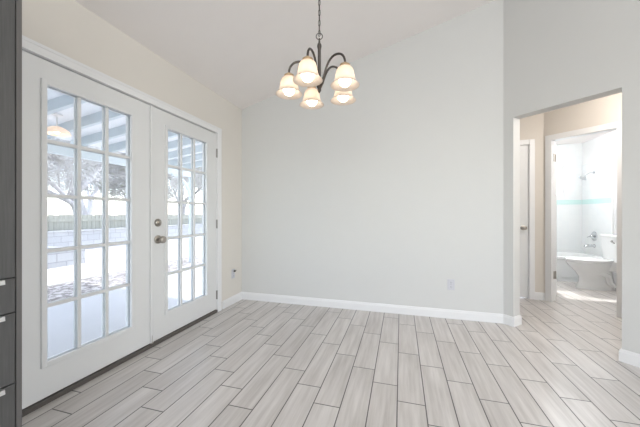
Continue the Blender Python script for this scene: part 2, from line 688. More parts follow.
mb.box(1.6, 1.7, HY + .1, BY + .1, 0, 2.46)
struct('wall_bath_left', mb, M['trim'], 'white bathroom wall opposite the shower plumbing', 'wall')
WX0, WX1, WZ0, WZ1 = 2.25, 2.97, 1.45, 2.03
mb = MB()
mb.box(1.7, WX0, BY, BY + .1, 0, 2.46)
mb.box(WX1, BX + .005, BY, BY + .1, 0, 2.46)
mb.box(WX0, WX1, BY, BY + .1, 0, WZ0)
mb.box(WX0, WX1, BY, BY + .1, WZ1, 2.46)
struct('wall_bath_back', mb, M['tile'], 'white tiled wall along the bathtub with a small high window', 'wall')
mb = MB()
f = .035
mb.box(WX0, WX0 + f, BY + .01, BY + .08, WZ0, WZ1)
mb.box(WX1 - f, WX1, BY + .01, BY + .08, WZ0, WZ1)
mb.box(WX0 + f, WX1 - f, BY + .01, BY + .08, WZ0, WZ0 + f)
mb.box(WX0 + f, WX1 - f, BY + .01, BY + .08, WZ1 - f, WZ1)
w = struct('window_1', mb, M['trim'], 'small white framed window high above the bathtub', 'window')
mb = MB()
mb.box(WX0 + f, WX1 - f, BY + .045, BY + .049, WZ0 + f, WZ1 - f)
mb.build('pane', M['glass'], w)

# invented windows behind the camera, backing the added fill lights
mb = MB()
for (x0, x1, z0, z1) in ((-.8, -.74, .9, 2.6), (2.54, 2.6, .9, 2.6), (.87, .93, .96, 2.54), (-.74, 2.54, .9, .96), (-.74, 2.54, 2.54, 2.6)):
    mb.box(x0, x1, -4.08, -4.0, z0, z1)
struct('window_rear_added', mb, M['trim'], 'wide white framed window added for fill light in the wall behind the camera', 'window')
mb = MB()
for (y0, y1, z0, z1) in ((-2.4, -2.34, .9, 2.5), (-.06, 0, .9, 2.5), (-1.23, -1.17, .96, 2.44), (-2.34, -.06, .9, .96), (-2.34, -.06, 2.44, 2.5)):
    mb.box(4.52, 4.6, y0, y1, z0, z1)
struct('window_side_added', mb, M['trim'], 'wide white framed window added for fill light in the kitchen side wall', 'window')

# baseboards: profile (out, up)
PROF = [(0, 0), (.014, 0), (.014, .072), (.010, .082), (.010, .088), (.005, .096), (0, .096)]


def base(mb, p0, p1, nrm, m0=0.0, m1=0.0):
    """profile swept from p0 to p1 (plan), nrm points into the room; m0/m1 mitre slopes per unit outwards"""
    p0, p1, nv = Vector((*p0, 0)), Vector((*p1, 0)), Vector((*nrm, 0)).normalized()
    d = (p1 - p0).normalized()
    a = [p0 + nv * o + d * (m0 * o) + Vector((0, 0, h)) for o, h in PROF]
    b = [p1 + nv * o + d * (m1 * o) + Vector((0, 0, h)) for o, h in PROF]
    mb.loft([a, b])


mb = MB()
base(mb, (XL, D1 + .085), (XL, YB), (1, 0), 0, -1)
struct('baseboard_left', mb, M['trim'], 'short white baseboard between the french door trim and the corner', 'baseboard')
mb = MB()
T22 = math.tan(PI / 8)
base(mb, (XL, YB), (PX, YB), (0, -1), 1, -T22)
struct('baseboard_back', mb, M['trim'], 'long white baseboard along the blank end wall', 'baseboard')
mb = MB()
base(mb, ang(0), ang(SL), (-1, -1), T22, 1)
base(mb, ang(SL), ang(SL, .12), (1, -1), -1, 1)
base(mb, ang(SL, .12), ang(.02, .12), (1, 1), -1, 0)
struct('baseboard_stub', mb, M['trim'], 'white baseboard wrapping the narrow wall end left of the hallway opening', 'baseboard')
mb = MB()
base(mb, ang(SR, .12), ang(SR), (-1, 1), -1, 1)
base(mb, ang(SR), ang(AEND), (-1, -1), -1, 0)
struct('baseboard_right', mb, M['trim'], 'white baseboard on the angled wall right of the hallway opening', 'baseboard')
mb = MB()
base(mb, (1.688, HY), (HX, HY), (0, -1), 0, -T22)
base(mb, ang(0, 0, HS, HX), ang(BL - .075, 0, HS, HX), (-1, -1), T22, 0)
base(mb, ang(BR + .08, 0, HS, HX), ang(2.1, 0, HS, HX), (-1, -1))
base(mb, (-.5, HY), (.8, HY), (0, -1))
struct('baseboard_hall', mb, M['trim'], 'white baseboard along the hallway walls', 'baseboard')

# french door frame, casing and threshold
mb = MB()
cw = .068
for y0, y1 in ((D0 - cw + .012, D0 + .012), (D1 - .012, D1 + cw - .012)):
    mb.box(XL - .001, XL + .014, y0, y1, 0, DT + cw - .012, .003)
mb.box(XL - .001, XL + .014, D0 + .012, D1 - .012, DT - .012, DT + cw - .012, .003)
mb.box(XL + .012, XL + .017, D0 - cw + .012, D1 + cw - .012, DT + cw - .034, DT + cw - .016, .002)
mb.box(XL + .012, XL + .017, D1 + cw - .034, D1 + cw - .016, 0, DT + cw - .034, .002)
mb.box(-2.177, XL, D0, D0 + .016, 0.0, DT)
mb.box(-2.177, XL, D1 - .016, D1, 0.0, DT)
mb.box(-2.177, XL, D0 + .016, D1 - .016, DT - .014, DT)
struct('trim_1', mb, M['trim'], 'white casing and jambs framing the pair of french doors', 'door trim')
mb = MB()
mb.box(-2.177, XL + .012, D0 + .016, D1 - .016, 0, .030, .004)
struct('trim_2', mb, M['bronze'], 'dark bronze threshold strip under the french doors', 'threshold')


# french doors
LX0, LX1 = XL - .048, XL - .004        # leaf thickness


def french_leaf(name, y0, y1, ly0, ly1, label, hw, hinge_y):
    z0, z1 = .037, 2.041
    lz0, lz1 = .222, 1.920
    mb = MB()
    mb.box(LX0, LX1, y0, ly0, z0, z1)
    mb.box(LX0, LX1, ly1, y1, z0, z1)
    mb.box(LX0, LX1, ly0, ly1, z0, lz0)
    mb.box(LX0, LX1, ly0, ly1, lz1, z1)
    d = tag(mb.build(name, M['door']), label, 'door', 'french door pair', 'structure')
    mb = MB()
    w = .024
    for xa, xb in ((LX0 - .011, LX0 + .012), (LX1 - .012, LX1 + .011)):
        mb.box(xa, xb, ly0 - .006, ly0 + w, lz0 - .006, lz1 + .006, .004)
        mb.box(xa, xb, ly1 - w, ly1 + .006, lz0 - .006, lz1 + .006, .004)
        mb.box(xa, xb, ly0 + w - .004, ly1 - w + .004, lz0 - .006, lz0 + w, .004)
        mb.box(xa, xb, ly0 + w - .004, ly1 - w + .004, lz1 - w, lz1 + .006, .004)
    mb.build('lite_frame', M['door'], d)
    gy0, gy1, gz0, gz1 = ly0 + w, ly1 - w, lz0 + w, lz1 - w
    mb = MB()
    mw = .011
    for xa, xb in ((LX0 + .002, LX0 + .014), (LX1 - .014, LX1 - .002)):
        for i in (1, 2):
            y = gy0 + (gy1 - gy0) * i / 3
            mb.box(xa, xb, y - mw, y + mw, gz0, gz1, .003)
        for i in range(1, 5):
            z = gz0 + (gz1 - gz0) * i / 5
            mb.box(xa + .0007, xb - .0007, gy0, gy1, z - mw, z + mw, .003)
    mb.build('muntin_grille', M['door'], d)
    mb = MB()
    xm = (LX0 + LX1) / 2
    mb.box(xm - .002, xm + .002, gy0 - .01, gy1 + .01, gz0 - .01, gz1 + .01)
    mb.build('glass', M['glass'], d)
    for z in (.20, 1.01, 1.82):
        mb = MB()
        mb.tube([(XL + .002, hinge_y, z - .05), (XL + .002, hinge_y, z + .05)], .0075, 10)
        mb.box(XL - .004, XL + .003, hinge_y - .009, hinge_y + .009, z - .048, z + .048)
        mb.build('hinge', M['steel'], d)
    if hw:
        rot = Matrix.Rotation(PI / 2, 4, 'Y')
        mb = MB()
        mb.lathe([(0, 0), (.036, 0), (.036, .007), (.028, .012), (.013, .015), (.0125, .034), (.023, .040), (.031, .053), (.030, .068), (.020, .076), (0, .077)],
                 28, Matrix.Translation((LX1, 1.985, .905)) @ rot)
        mb.build('knob', M['nickel'], d, smooth=50)
        mb = MB()
        mb.lathe([(0, 0), (.034, 0), (.034, .009), (.026, .018), (0, .019)], 28, Matrix.Translation((LX1, 1.985, 1.05)) @ rot)
        mb.box(LX1 + .012, LX1 + .030, 1.981, 1.989, 1.032, 1.068, .003)
        mb.build('deadbolt', M['nickel'], d, smooth=50)
    return d


d1 = french_leaf('door_1', 1.030, 1.918, 1.157, 1.7545,
                 'white fifteen-pane french door nearer the dark cabinet, without a knob', False, 1.026)
d2 = french_leaf('door_2', 1.927, 2.800, 2.067, 2.649,
                 'white fifteen-pane french door with the nickel knob and deadbolt', True, 2.803)
mb = MB()
mb.box(XL - .004, XL + .010, 1.903, 1.932, .037, 2.041, .004)
mb.build('astragal', M['door'], d1)
mb = MB()
mb.tube([(XL + .006, 1.917, .033), (XL + .006, 1.917, .10)], .005, 8)
mb.box(XL - .002, XL + .012, 1.905, 1.929, .030, .042, .002)
mb.build('flush_bolt', M['nickel'], d1)

# hallway door (two-panel), casing
mb = MB()
hx0, hx1 = .866, 1.626
yf = HY + .012
mb.box(hx0, hx1, yf, yf + .035, .015, 2.035)
d3 = tag(mb.build('door_3', M['door']), 'white panel door in the hallway, seen as a narrow slice', 'door', None, 'structure')
mb = MB()
for z0, z1 in ((.18, .86), (1.0, 1.92)):
    mb.box(hx0 + .11, hx1 - .11, yf - .006, yf + .004, z0, z0 + .02, .003)
    mb.box(hx0 + .11, hx1 - .11, yf - .006, yf + .004, z1 - .02, z1, .003)
    mb.box(hx0 + .11, hx0 + .13, yf - .006, yf + .004, z0 + .018, z1 - .018, .003)
    mb.box(hx1 - .13, hx1 - .11, yf - .006, yf + .004, z0 + .018, z1 - .018, .003)
    mb.box(hx0 + .16, hx1 - .16, yf - .004, yf + .004, z0 + .05, z1 - .05, .003)
mb.build('raised_panel', M['door'], d3)
mb = MB()
rx = Matrix.Rotation(PI / 2, 4, 'X')
mb.lathe([(0, 0), (.032, 0), (.032, .006), (.022, .011), (.011, .014), (.011, .034), (.022, .040), (.028, .052), (.026, .066), (.017, .072), (0, .073)],
         24, Matrix.Translation((1.565, yf, .94)) @ rx)
mb.build('knob', M['nickel'], d3, smooth=50)
mb = MB()
cw = .062
mb.box(hx1 + .004, hx1 + .004 + cw, HY - .014, HY + .001, 0, 2.045 + cw, .003)
mb.box(hx0 - .004 - cw, hx0 - .004, HY - .014, HY + .001, 0, 2.045 + cw, .003)
mb.box(hx0 - .004, hx1 + .004, HY - .014, HY + .001, 2.042, 2.045 + cw, .003)
mb.box(hx1, hx1 + .006, HY - .002, HY + .1, 0, 2.045)
mb.box(hx0 - .006, hx0, HY - .002, HY + .1, 0, 2.045)
mb.box(hx0, hx1, HY - .002, HY + .1, 2.037, 2.045)
mb.box(hx1 - .010, hx1 + .006, yf + .036, yf + .05, 0, 2.037)
struct('trim_3', mb, M['trim'], 'white casing around the hallway panel door', 'door trim')
mb = MB()
mb.box(hx1 + .0005, hx1 + .0065, HY + .001, HY + .028, .90, .965)
tag(mb.build('strike_plate', M['nickel']), 'small nickel strike plate on the hallway door jamb', 'strike plate', None, 'structure')

# bathroom door frame
mb = MB()
cw = .066
ang_block(mb, BL - cw, BL, 0, 0, BT + cw, BT + cw, -.014, .0005, HS, HX)
ang_block(mb, BR, BR + cw, 0, 0, BT + cw, BT + cw, -.014, .0005, HS, HX)
ang_block(mb, BL, BR, BT, BT, BT + cw, BT + cw, -.014, .0005, HS, HX)
ang_block(mb, BL - .02, BL, 0, 0, BT, BT, -.002, .102, HS, HX)
ang_block(mb, BR, BR + .02, 0, 0, BT, BT, -.002, .102, HS, HX)
ang_block(mb, BL - .02, BR + .02, BT, BT, BT + .02, BT + .02, -.002, .102, HS, HX)
struct('trim_4', mb, M['trim'], 'white casing and jambs of the bathroom doorway', 'door trim')

# bathroom door, opened into the bathroom on its left hinges
hp = ang(BL + .004, .1, HS, HX)
dv = Vector((math.cos(math.radians(65)), math.sin(math.radians(65)), 0))
dn = Vector((-dv.y, dv.x, 0))


def leaf_pts(t0, t1, w0, w1, z0):
    o = Vector((hp[0], hp[1], z0))
    return [o + dv * t0 + dn * w0, o + dv * t1 + dn * w0, o + dv * t1 + dn * w1, o + dv * t0 + dn * w1]


mb = MB()
mb.prism(leaf_pts(.003, .55, .002, .037, .012), (0, 0, 2.04))
d4 = tag(mb.build('door_4', M['door']), 'white bathroom door standing open, seen almost edge-on', 'door', None, 'structure')
for z in (.335, 1.85):
    mb = MB()
    mb.prism(leaf_pts(.0, .0032, .004, .036, z - .05), (0, 0, .1))
    ang_block(mb, BL, BL + .003, z - .05, z - .05, z + .05, z + .05, .045, .102, HS, HX)
    mb.tube([(hp[0] - .004, hp[1] - .004, z - .05), (hp[0] - .004, hp[1] - .004, z + .05)], .007, 8)
    mb.build('hinge', M['nickel'], d4)

# ------------------------------------------------------------------ tall dark cabinet
CX, CY1, CY0 = -1.42, .745, .02
cab = empty('cabinet', (-1.72, .38, 0), 'tall charcoal wood-grain cabinet with drawers at the left edge, beside the french doors', 'cabinet')
mb = MB()
CT = 2.35
xb, xf = -2.0, CX + .002
mb.box(xb, xf, CY1 - .016, CY1, 0, CT)
mb.box(xb, xf, CY0, CY0 + .016, 0, CT)
mb.box(xb, xf, CY0 + .016, CY1 - .016, CT - .018, CT)
mb.box(xb, xf - .03, CY0 + .016, CY1 - .016, .08, .098)
mb.box(xb, xb + .01, CY0 + .016, CY1 - .016, .098, CT - .018)
mb.box(xb + .01, xf - .024, CY0 + .016, CY1 - .016, .880, .898)
mb.box(xb, xf - .06, CY0 + .016, CY1 - .016, 0, .08)
mb.build('carcass', M['cabinet_edge'], cab)
mb = MB()
mb.box(xb + .012, xf - .026, CY0 + .017, CY1 - .017, .10, .879)
mb.build('gap_shade_filler', M['cabinet_gap'], cab)  # near-black filler, puts shade into the gaps between the fronts
fy0, fy1 = CY0 + .018, CY1 - .0195
mb = MB()
mb.box(CX - .018, CX + .001, fy0, fy1, .888, CT - .02, .0015)
dr = mb.build('door', M['cabinet'], cab)
mb = MB()
mb.box(CX + .001, CX + .024, .30, .312, 1.0, 1.3, .003)
mb.build('handle', M['alu'], dr)
for z0, z1 in ((.7545, .884), (.4845, .7505), (.2145, .4805), (.100, .2105)):
    mb = MB()
    mb.box(CX - .018, CX + .001, fy0, fy1, z0, z1, .0015)
    dw = mb.build('drawer', M['cabinet'], cab)
    mb = MB()
    py1 = .688
    mb.prism([(CX - .016, .10, z1 + .0002), (CX + .018, .10, z1 + .0002), (CX + .020, .10, z1 - .016), (CX + .0175, .10, z1 - .016),
              (CX + .0155, .10, z1 - .0022), (CX - .016, .10, z1 - .0022)], (0, py1 - .10, 0))
    mb.build('pull', M['alu'], dw)

# ------------------------------------------------------------------ outlets


def outlet(loc, rotz, label):
    o = empty('outlet', loc, label, 'outlet')
    o.rotation_euler = (0, 0, rotz)
    mb = MB()
    mb.box(-.036, .036, -.006, 0, -.058, .058, .0035)
    me = mb.build('cover_plate', M['plate'])
    me.parent = o
    for s in (-1, 1):
        mb = MB()
        mb.box(-.017, .017, -.0085, -.0055, s * .024 - .014, s * .024 + .014, .004)
        r = mb.build('receptacle', M['plate'])
        r.parent = o
        mb = MB()
        for x in (-.0065, .0065):
            mb.box(x - .0012, x + .0012, -.0090, -.0080, s * .024 - .003, s * .024 + .007)
        mb.lathe([(0, 0), (.0025, 0), (.0025, .001), (0, .001)], 10, Matrix.Translation((0, -.0080, s * .024 - .008)) @ Matrix.Rotation(PI / 2, 4, 'X'))
        q = mb.build('slots', M['slot'])
        q.parent = r
    mb = MB()
    mb.lathe([(0, 0), (.003, 0), (.002, .0012), (0, .0012)], 10, Matrix.Translation((0, -.006, 0)) @ Matrix.Rotation(PI / 2, 4, 'X'))
    s_ = mb.build('screw', M['slot'])
    s_.parent = o
    return o


outlet((.519, YB, .365), 0, 'white duplex outlet low on the blank end wall')
outlet((XL, 3.129, .375), PI / 2, 'white duplex outlet on the short wall between french doors and corner')
# small dark adapter plugged in the left-wall outlet
ad = empty('plug_adapter', (XL + .010, 3.139, .412), 'small dark plug adapter in the outlet beside the french doors', 'plug')
mb = MB()
mb.box(XL + .0095, XL + .030, 3.127, 3.147, .396, .418, .004)
mb.build('body', M['black'], ad)
mb = MB()
mb.box(XL + .012, XL + .026, 3.149, 3.172, .405, .417, .003)
mb.build('side_tab', M['nickel'], ad)

# ------------------------------------------------------------------ chandelier
fw = Vector((-math.sin(YAW), math.cos(YAW), 0))
rt = Vector((math.cos(YAW), math.sin(YAW), 0))
CC = fw * 1.70 + rt * (-.004)
ZR = 1.846
ch = empty('chandelier', (CC.x, CC.y, zc(CC.x)), 'five-light pewter chandelier with frosted bell shades hanging from a chain', 'chandelier')
mb = MB()
mb.lathe([(0, 2.178), (.004, 2.178), (.0055, 2.163), (.006, 2.153), (.013, 2.138), (.0135, 2.128), (.0095, 2.112), (.0095, 2.10), (.0095, 1.94),
          (.0095, 1.925), (.017, 1.915), (.020, 1.90), (.015, 1.885), (.010, 1.878), (.012, 1.870), (.008, 1.860), (.004, 1.852), (0, 1.850)],
         20, Matrix.Translation((CC.x, CC.y, 0)))
mb.build('stem', M['pewter'], ch, smooth=50)
mb = MB()
mb.torus((CC.x, CC.y, 2.190), .019, .0026, Matrix.Rotation(YAW, 4, 'Z') @ Matrix.Rotation(PI / 2, 4, 'X'))
z = 2.208
top = zc(CC.x) - .028
n = int((top - z) / .030)
for i in range(n + 1):
    zz = z + (top - z) * i / n
    rz = Matrix.Rotation(YAW + (PI / 2.6 if i % 2 else -.35), 4, 'Z') @ Matrix.Rotation(PI / 2, 4, 'X')
    pts = []
    for q in range(13):
        a = 2 * PI * q / 12
        v = rz @ Vector((.0058 * math.cos(a), (.010 * math.sin(a) + (.008 if math.sin(a) > 0 else -.008) * min(1, abs(math.sin(a)) * 2)), 0))
        pts.append(Vector((CC.x, CC.y, zz)) + v)
    mb.tube(pts, .0019, 6, cap=False)
mb.tube([(CC.x + .002, CC.y, 2.20), (CC.x - .002, CC.y + .002, 2.5), (CC.x + .002, CC.y, top)], .0016, 6)
mb.build('chain', M['pewter'], ch, smooth=60)
mb = MB()
zt_ = zc(CC.x)
mb.lathe([(0, -.035), (.012, -.035), (.03, -.026), (.058, -.016), (.064, .02), (0, .02)], 28, Matrix.Translation((CC.x, CC.y, zt_)))
mb.build('canopy', M['pewter'], ch, smooth=50)
RA = .182
for i in range(5):
    th = math.radians(178 + 72 * i)
    out = (rt * math.cos(th) + fw * math.sin(th)).normalized()
    c = CC + out * RA

    def P(r, z):
        return (CC.x + out.x * r, CC.y + out.y * r, z)
    ctrl = [(.010, 1.895), (.022, 1.91), (.034, 1.945), (.048, 1.980), (.068, 2.014), (.095, 2.036), (.125, 2.041), (.156, 2.031), (.175, 2.008), (.182, 1.985), (.182, 1.972)]
    path = []
    for a in range(len(ctrl) - 1):
        p0 = ctrl[max(a - 1, 0)]
        p1, p2 = ctrl[a], ctrl[a + 1]
        p3 = ctrl[min(a + 2, len(ctrl) - 1)]
        for t in (0, .5):
            q = [.5 * (2 * p1[k] + (p2[k] - p0[k]) * t + (2 * p0[k] - 5 * p1[k] + 4 * p2[k] - p3[k]) * t * t + (3 * p1[k] - p0[k] - 3 * p2[k] + p3[k]) * t ** 3) for k in (0, 1)]
            path.append(P(*q))
    path.append(P(*ctrl[-1]))
    mb = MB()
    mb.tube(path, .0064, 10)
    arm = mb.build('arm', M['pewter'], ch, smooth=60)
    T = Matrix.Translation((c.x, c.y, ZR))
    mb = MB()
    mb.lathe([(0, .128), (.010, .128), (.014, .122), (.022, .119), (.029, .115), (.030, .103), (.026, .098), (.012, .095), (.012, .080), (0, .080)], 24, T)
    mb.build('socket_cup', M['brass'], arm, smooth=40)
    mb = MB()
    outer = [(.026, .102), (.036, .099), (.044, .090), (.049, .077), (.052, .061), (.0545, .046), (.058, .033), (.063, .021), (.071, .010), (.078, .003), (.081, .0)]
    inner = [(r - .003, zz + .0015) for r, zz in reversed(outer)]
    mb.lathe(outer + inner, 36, T, close=True)
    mb.build('lamp_shade', M['shade'], arm, smooth=60)
    mb = MB()
    mb.lathe([(0, -.008)] + [(.034 * math.sin(a), .026 - .034 * math.cos(a)) for a in [PI * q / 14 for q in range(1, 11)]] + [(.014, .072), (.013, .081), (0, .081)], 24, T)
    mb.build('bulb', M['bulb'], arm, smooth=60)

# ------------------------------------------------------------------ hallway lamp and two added fill lamps (out of view)


def ceiling_lamp(loc, label, energy, color, m):
    o = empty('ceiling_light', loc, label, 'ceiling light')
    T = Matrix.Translation(loc)
    mb = MB()
    mb.lathe([(0, 0), (.14, 0), (.14, -.02), (.13, -.025), (0, -.025)], 28, T)
    mb.build('base', M['nickel'], o, smooth=40)
    mb = MB()
    mb.lathe([(.125, -.024), (.12, -.05), (.09, -.08), (.05, -.095), (0, -.10)], 28, T)
    mb.build('dome', m, o, smooth=60)
    L = add_light('lamp', 'POINT', (loc[0], loc[1], loc[2] - .2), energy, color, radius=.25)
    return o


ceiling_lamp((2.15, 3.2, 2.44), 'round flush ceiling light in the hallway', 29, (1.0, 0.95, 0.90), M['dome'])
ceiling_lamp((0.2, -1.1, zc(0.2)), 'unseen ceiling light added behind the camera to brighten the floor', 26, (1.0, 0.96, 0.91), M['dome_white'])  # invented lamp, lifts the floor near the camera
ceiling_lamp((2.35, 5.0, 2.44), 'unseen ceiling light added to brighten the bathroom', 44, (0.96, 0.985, 1.0), M['dome_white'])  # invented lamp, pushes the bathroom towards white

# ------------------------------------------------------------------ bathroom fixtures
TY0, TY1, TX0, TX1 = 5.65, BY - .012, 1.72, BX - .012
tub = empty('bathtub', ((TX0 + TX1) / 2, (TY0 + TY1) / 2, 0), 'white bathtub with panelled apron along the far bathroom wall', 'bathtub')


def rrect(x0, x1, y0, y1, r, z, k=6):
    pts = []
    for cx, cy, a0 in ((x1 - r, y1 - r, 0), (x0 + r, y1 - r, 90), (x0 + r, y0 + r, 180), (x1 - r, y0 + r, 270)):
        for i in range(k + 1):
            a = math.radians(a0 + 90 * i / k)
            pts.append((cx + r * math.cos(a), cy + r * math.sin(a), z))
    return pts


TZ = .41
mb = MB()
rings = [rrect(TX0, TX1, TY0 + .02, TY1, .01, 0), rrect(TX0, TX1, TY0 + .02, TY1, .01, TZ - .045), rrect(TX0, TX1, TY0, TY1, .015, TZ - .04),
         rrect(TX0, TX1, TY0, TY1, .015, TZ - .008), rrect(TX0 + .008, TX1 - .008, TY0 + .008, TY1 - .008, .015, TZ),
         rrect(TX0 + .09, TX1 - .09, TY0 + .085, TY1 - .07, .10, TZ), rrect(TX0 + .10, TX1 - .10, TY0 + .095, TY1 - .08, .11, TZ - .015),
         rrect(TX0 + .2, TX1 - .14, TY0 + .13, TY1 - .11, .13, .12), rrect(TX0 + .3, TX1 - .2, TY0 + .2, TY1 - .18, .13, .09)]
mb.loft(rings)
mb.build('basin', M['acrylic'], tub, smooth=35)
mb = MB()
mb.box(TX0 + .12, TX1 - .12, TY0 + .012, TY0 + .021, .07, .078, .003)
mb.box(TX0 + .12, TX1 - .12, TY0 + .012, TY0 + .021, .36, .368, .003)
for x in (TX0 + .12, TX1 - .128):
    mb.box(x, x + .008, TY0 + .012, TY0 + .021, .078, .36, .003)
mb.build('apron_moulding', M['acrylic'], tub)

sur = empty('shower_surround', (BX, 6.03, TZ), 'white tiled shower surround with a teal accent band above the bathtub', 'shower surround')
mb = MB()
mb.box(BX - .012, BX - .0002, TY0 - .02, BY - .005, TZ + .001, 2.03)
mb.build('tile_panel', M['tile'], sur)
mb = MB()
mb.box(BX - .0145, BX - .011, TY0 - .018, BY - .012, 1.30, 1.385)
mb.build('accent_band', M['teal'], sur)
mb = MB()
mb.box(1.705, BX - .0145, BY - .004, BY + .001, 1.30, 1.385)
struct('trim_5', mb, M['teal'], 'teal accent tile band along the wall behind the bathtub', 'tile band')
mb = MB()
mb.box(BX - .018, BX - .0002, TY0 - .035, TY0 - .018, 0.001, 2.045, .004)
mb.box(BX - .018, BX - .0002, TY0 - .018, BY - .012, 2.03, 2.045, .004)
mb.build('edge_trim', M['trim'], sur)

SY = 6.06
sh = empty('shower_fixture', (BX - .012, SY, 1.85), 'chrome shower head on a bent arm above the teal band', 'shower head')
mb = MB()
mb.lathe([(0, 0), (.028, 0), (.024, .008), (.012, .012), (0, .012)], 20, Matrix.Translation((BX - .0125, SY, 1.85)) @ Matrix.Rotation(-PI / 2, 4, 'Y'))
mb.build('flange', M['chrome'], sh, smooth=40)
mb = MB()
mb.tube([(BX - .014, SY, 1.85), (BX - .06, SY, 1.848), (BX - .10, SY, 1.832), (BX - .145, SY, 1.795)], .009, 10)
mb.build('arm', M['chrome'], sh, smooth=60)
mb = MB()
mb.lathe([(0, .03), (.012, .028), (.016, .012), (.022, .0), (.05, -.030), (.056, -.040), (.054, -.046), (0, -.048)], 28,
         Matrix.Translation((BX - .160, SY, 1.782)) @ Matrix.Rotation(math.radians(32), 4, 'Y'))
mb.build('spray_head', M['chrome'], sh, smooth=45)

va = empty('shower_valve', (BX - .012, SY, .735), 'round chrome shower valve with lever handle on the tiled wall', 'valve')
mr = Matrix.Translation((BX - .0125, SY, .735)) @ Matrix.Rotation(-PI / 2, 4, 'Y')
mb = MB()
mb.lathe([(0, 0), (.082, 0), (.080, .006), (.06, .010), (0, .011)], 32, mr)
mb.build('escutcheon', M['chrome'], va, smooth=40)
mb = MB()
mb.lathe([(0, .01), (.028, .01), (.026, .05), (.020, .058), (0, .06)], 24, mr)
mb.tube([(BX - .06, SY, .735), (BX - .066, SY + .05, .722), (BX - .07, SY + .085, .71)], [.011, .009, .008], 10)
mb.build('lever', M['chrome'], va, smooth=45)

sp = empty('tub_spout', (BX - .012, SY, .565), 'chrome tub spout under the shower valve', 'tub spout')
mb = MB()
mb.lathe([(0, 0), (.034, 0), (.031, .012), (0, .012)], 20, Matrix.Translation((BX - .0125, SY, .565)) @ Matrix.Rotation(-PI / 2, 4, 'Y'))
mb.build('flange', M['chrome'], sp, smooth=40)
mb = MB()
mb.tube([(BX - .02, SY, .565), (BX - .09, SY, .567), (BX - .135, SY, .560), (BX - .150, SY, .535)], [.024, .026, .024, .019], 14)
mb.build('spout', M['chrome'], sp, smooth=60)
mb = MB()
mb.tube([(BX - .125, SY, .575), (BX - .125, SY, .60)], .006, 8)
mb.build('diverter_knob', M['chrome'], sp, smooth=60)

# toilet: tank against the right bathroom wall, bowl pointing left
TCY = 5.24
TB = BX - .08
wc = empty('toilet', (TB - .35, TCY, 0), 'white two-piece toilet standing beside the bathtub', 'toilet')


def oval(cx, cy, rx, ry, z, k=28, egg=0.0):
    return [(cx + rx * math.cos(a) * (1 - egg * (1 if math.cos(a) < 0 else 0) * 0), cy + ry * math.sin(a) * (1 - egg * max(0, -math.cos(a))), z)
            for a in [2 * PI * q / k for q in range(k)]]


bx = TB - .44
mb = MB()
mb.loft([oval(bx + .08, TCY, .24, .115, 0), oval(bx + .08, TCY, .235, .11, .03), oval(bx + .09, TCY, .215, .095, .10), oval(bx + .08, TCY, .205, .095, .18),
         oval(bx + .05, TCY, .225, .125, .26, egg=.05), oval(bx + .01, TCY, .262, .170, .34, egg=.10), oval(bx, TCY, .278, .185, .385, egg=.12),
         oval(bx, TCY, .280, .187, .405, egg=.12), oval(bx, TCY, .265, .175, .41, egg=.12),
         oval(bx - .01, TCY, .20, .125, .405, egg=.1), oval(bx, TCY, .16, .10, .33, egg=.1), oval(bx + .02, TCY, .09, .06, .25)])
bowl = mb.build('bowl', M['porcelain'], wc, smooth=60)
mb = MB()
for s in (-1, 1):                       # trapway bulge on each side of the pedestal
    mb.tube([(bx + .02, TCY + s * .075, .22), (bx + .10, TCY + s * .095, .25), (bx + .18, TCY + s * .095, .21), (bx + .20, TCY + s * .09, .12), (bx + .26, TCY + s * .085, .06)],
            [.03, .038, .042, .038, .034], 12)
mb.build('trapway', M['porcelain'], bowl, smooth=70)
mb = MB()
mb.box(TB - .27, TB - .01, TCY - .12, TCY + .12, .28, .425, .02)
mb.build('tank_shelf', M['porcelain'], wc, smooth=40)
mb = MB()
mb.loft([oval(bx, TCY, .285, .19, .411, egg=.12), oval(bx, TCY, .288, .193, .418, egg=.12), oval(bx, TCY, .285, .19, .428, egg=.12)])
mb.box(TB - .235, TB - .195, TCY - .09, TCY + .09, .412, .440, .006)
mb.build('seat', M['porcelain'], wc, smooth=40)
mb = MB()
mb.loft([oval(bx, TCY, .284, .189, .4285, egg=.12), oval(bx, TCY, .287, .192, .436, egg=.12), oval(bx, TCY, .280, .186, .444, egg=.12), oval(bx, TCY, .22, .14, .450, egg=.12)])
mb.build('lid', M['porcelain'], wc, smooth=40)
mb = MB()
mb.loft([rrect(TB - .17, TB, TCY - .19, TCY + .19, .03, .42), rrect(TB - .185, TB, TCY - .205, TCY + .205, .035, .60), rrect(TB - .19, TB, TCY - .215, TCY + .215, .035, .775)])
tank = mb.build('tank', M['porcelain'], wc, smooth=40)
mb = MB()
mb.loft([rrect(TB - .20, TB + .005, TCY - .225, TCY + .225, .035, .775), rrect(TB - .205, TB + .005, TCY - .23, TCY + .23, .035, .79),
         rrect(TB - .20, TB + .003, TCY - .225, TCY + .225, .035, .805), rrect(TB - .18, TB, TCY - .2, TCY + .2, .03, .812)])
mb.build('tank_lid', M['porcelain'], tank, smooth=40)
mb = MB()
hyy = TCY - .06
mb.lathe([(0, 0), (.016, 0), (.014, .012), (0, .013)], 16, Matrix.Translation((TB - .189, hyy, .72)) @ Matrix.Rotation(-PI / 2, 4, 'Y'))
mb.tube([(TB - .205, hyy, .72), (TB - .208, hyy - .03, .717), (TB - .208, hyy - .075, .700)], [.008, .007, .009], 10)
mb.build('flush_handle', M['steel'], tank, smooth=60)

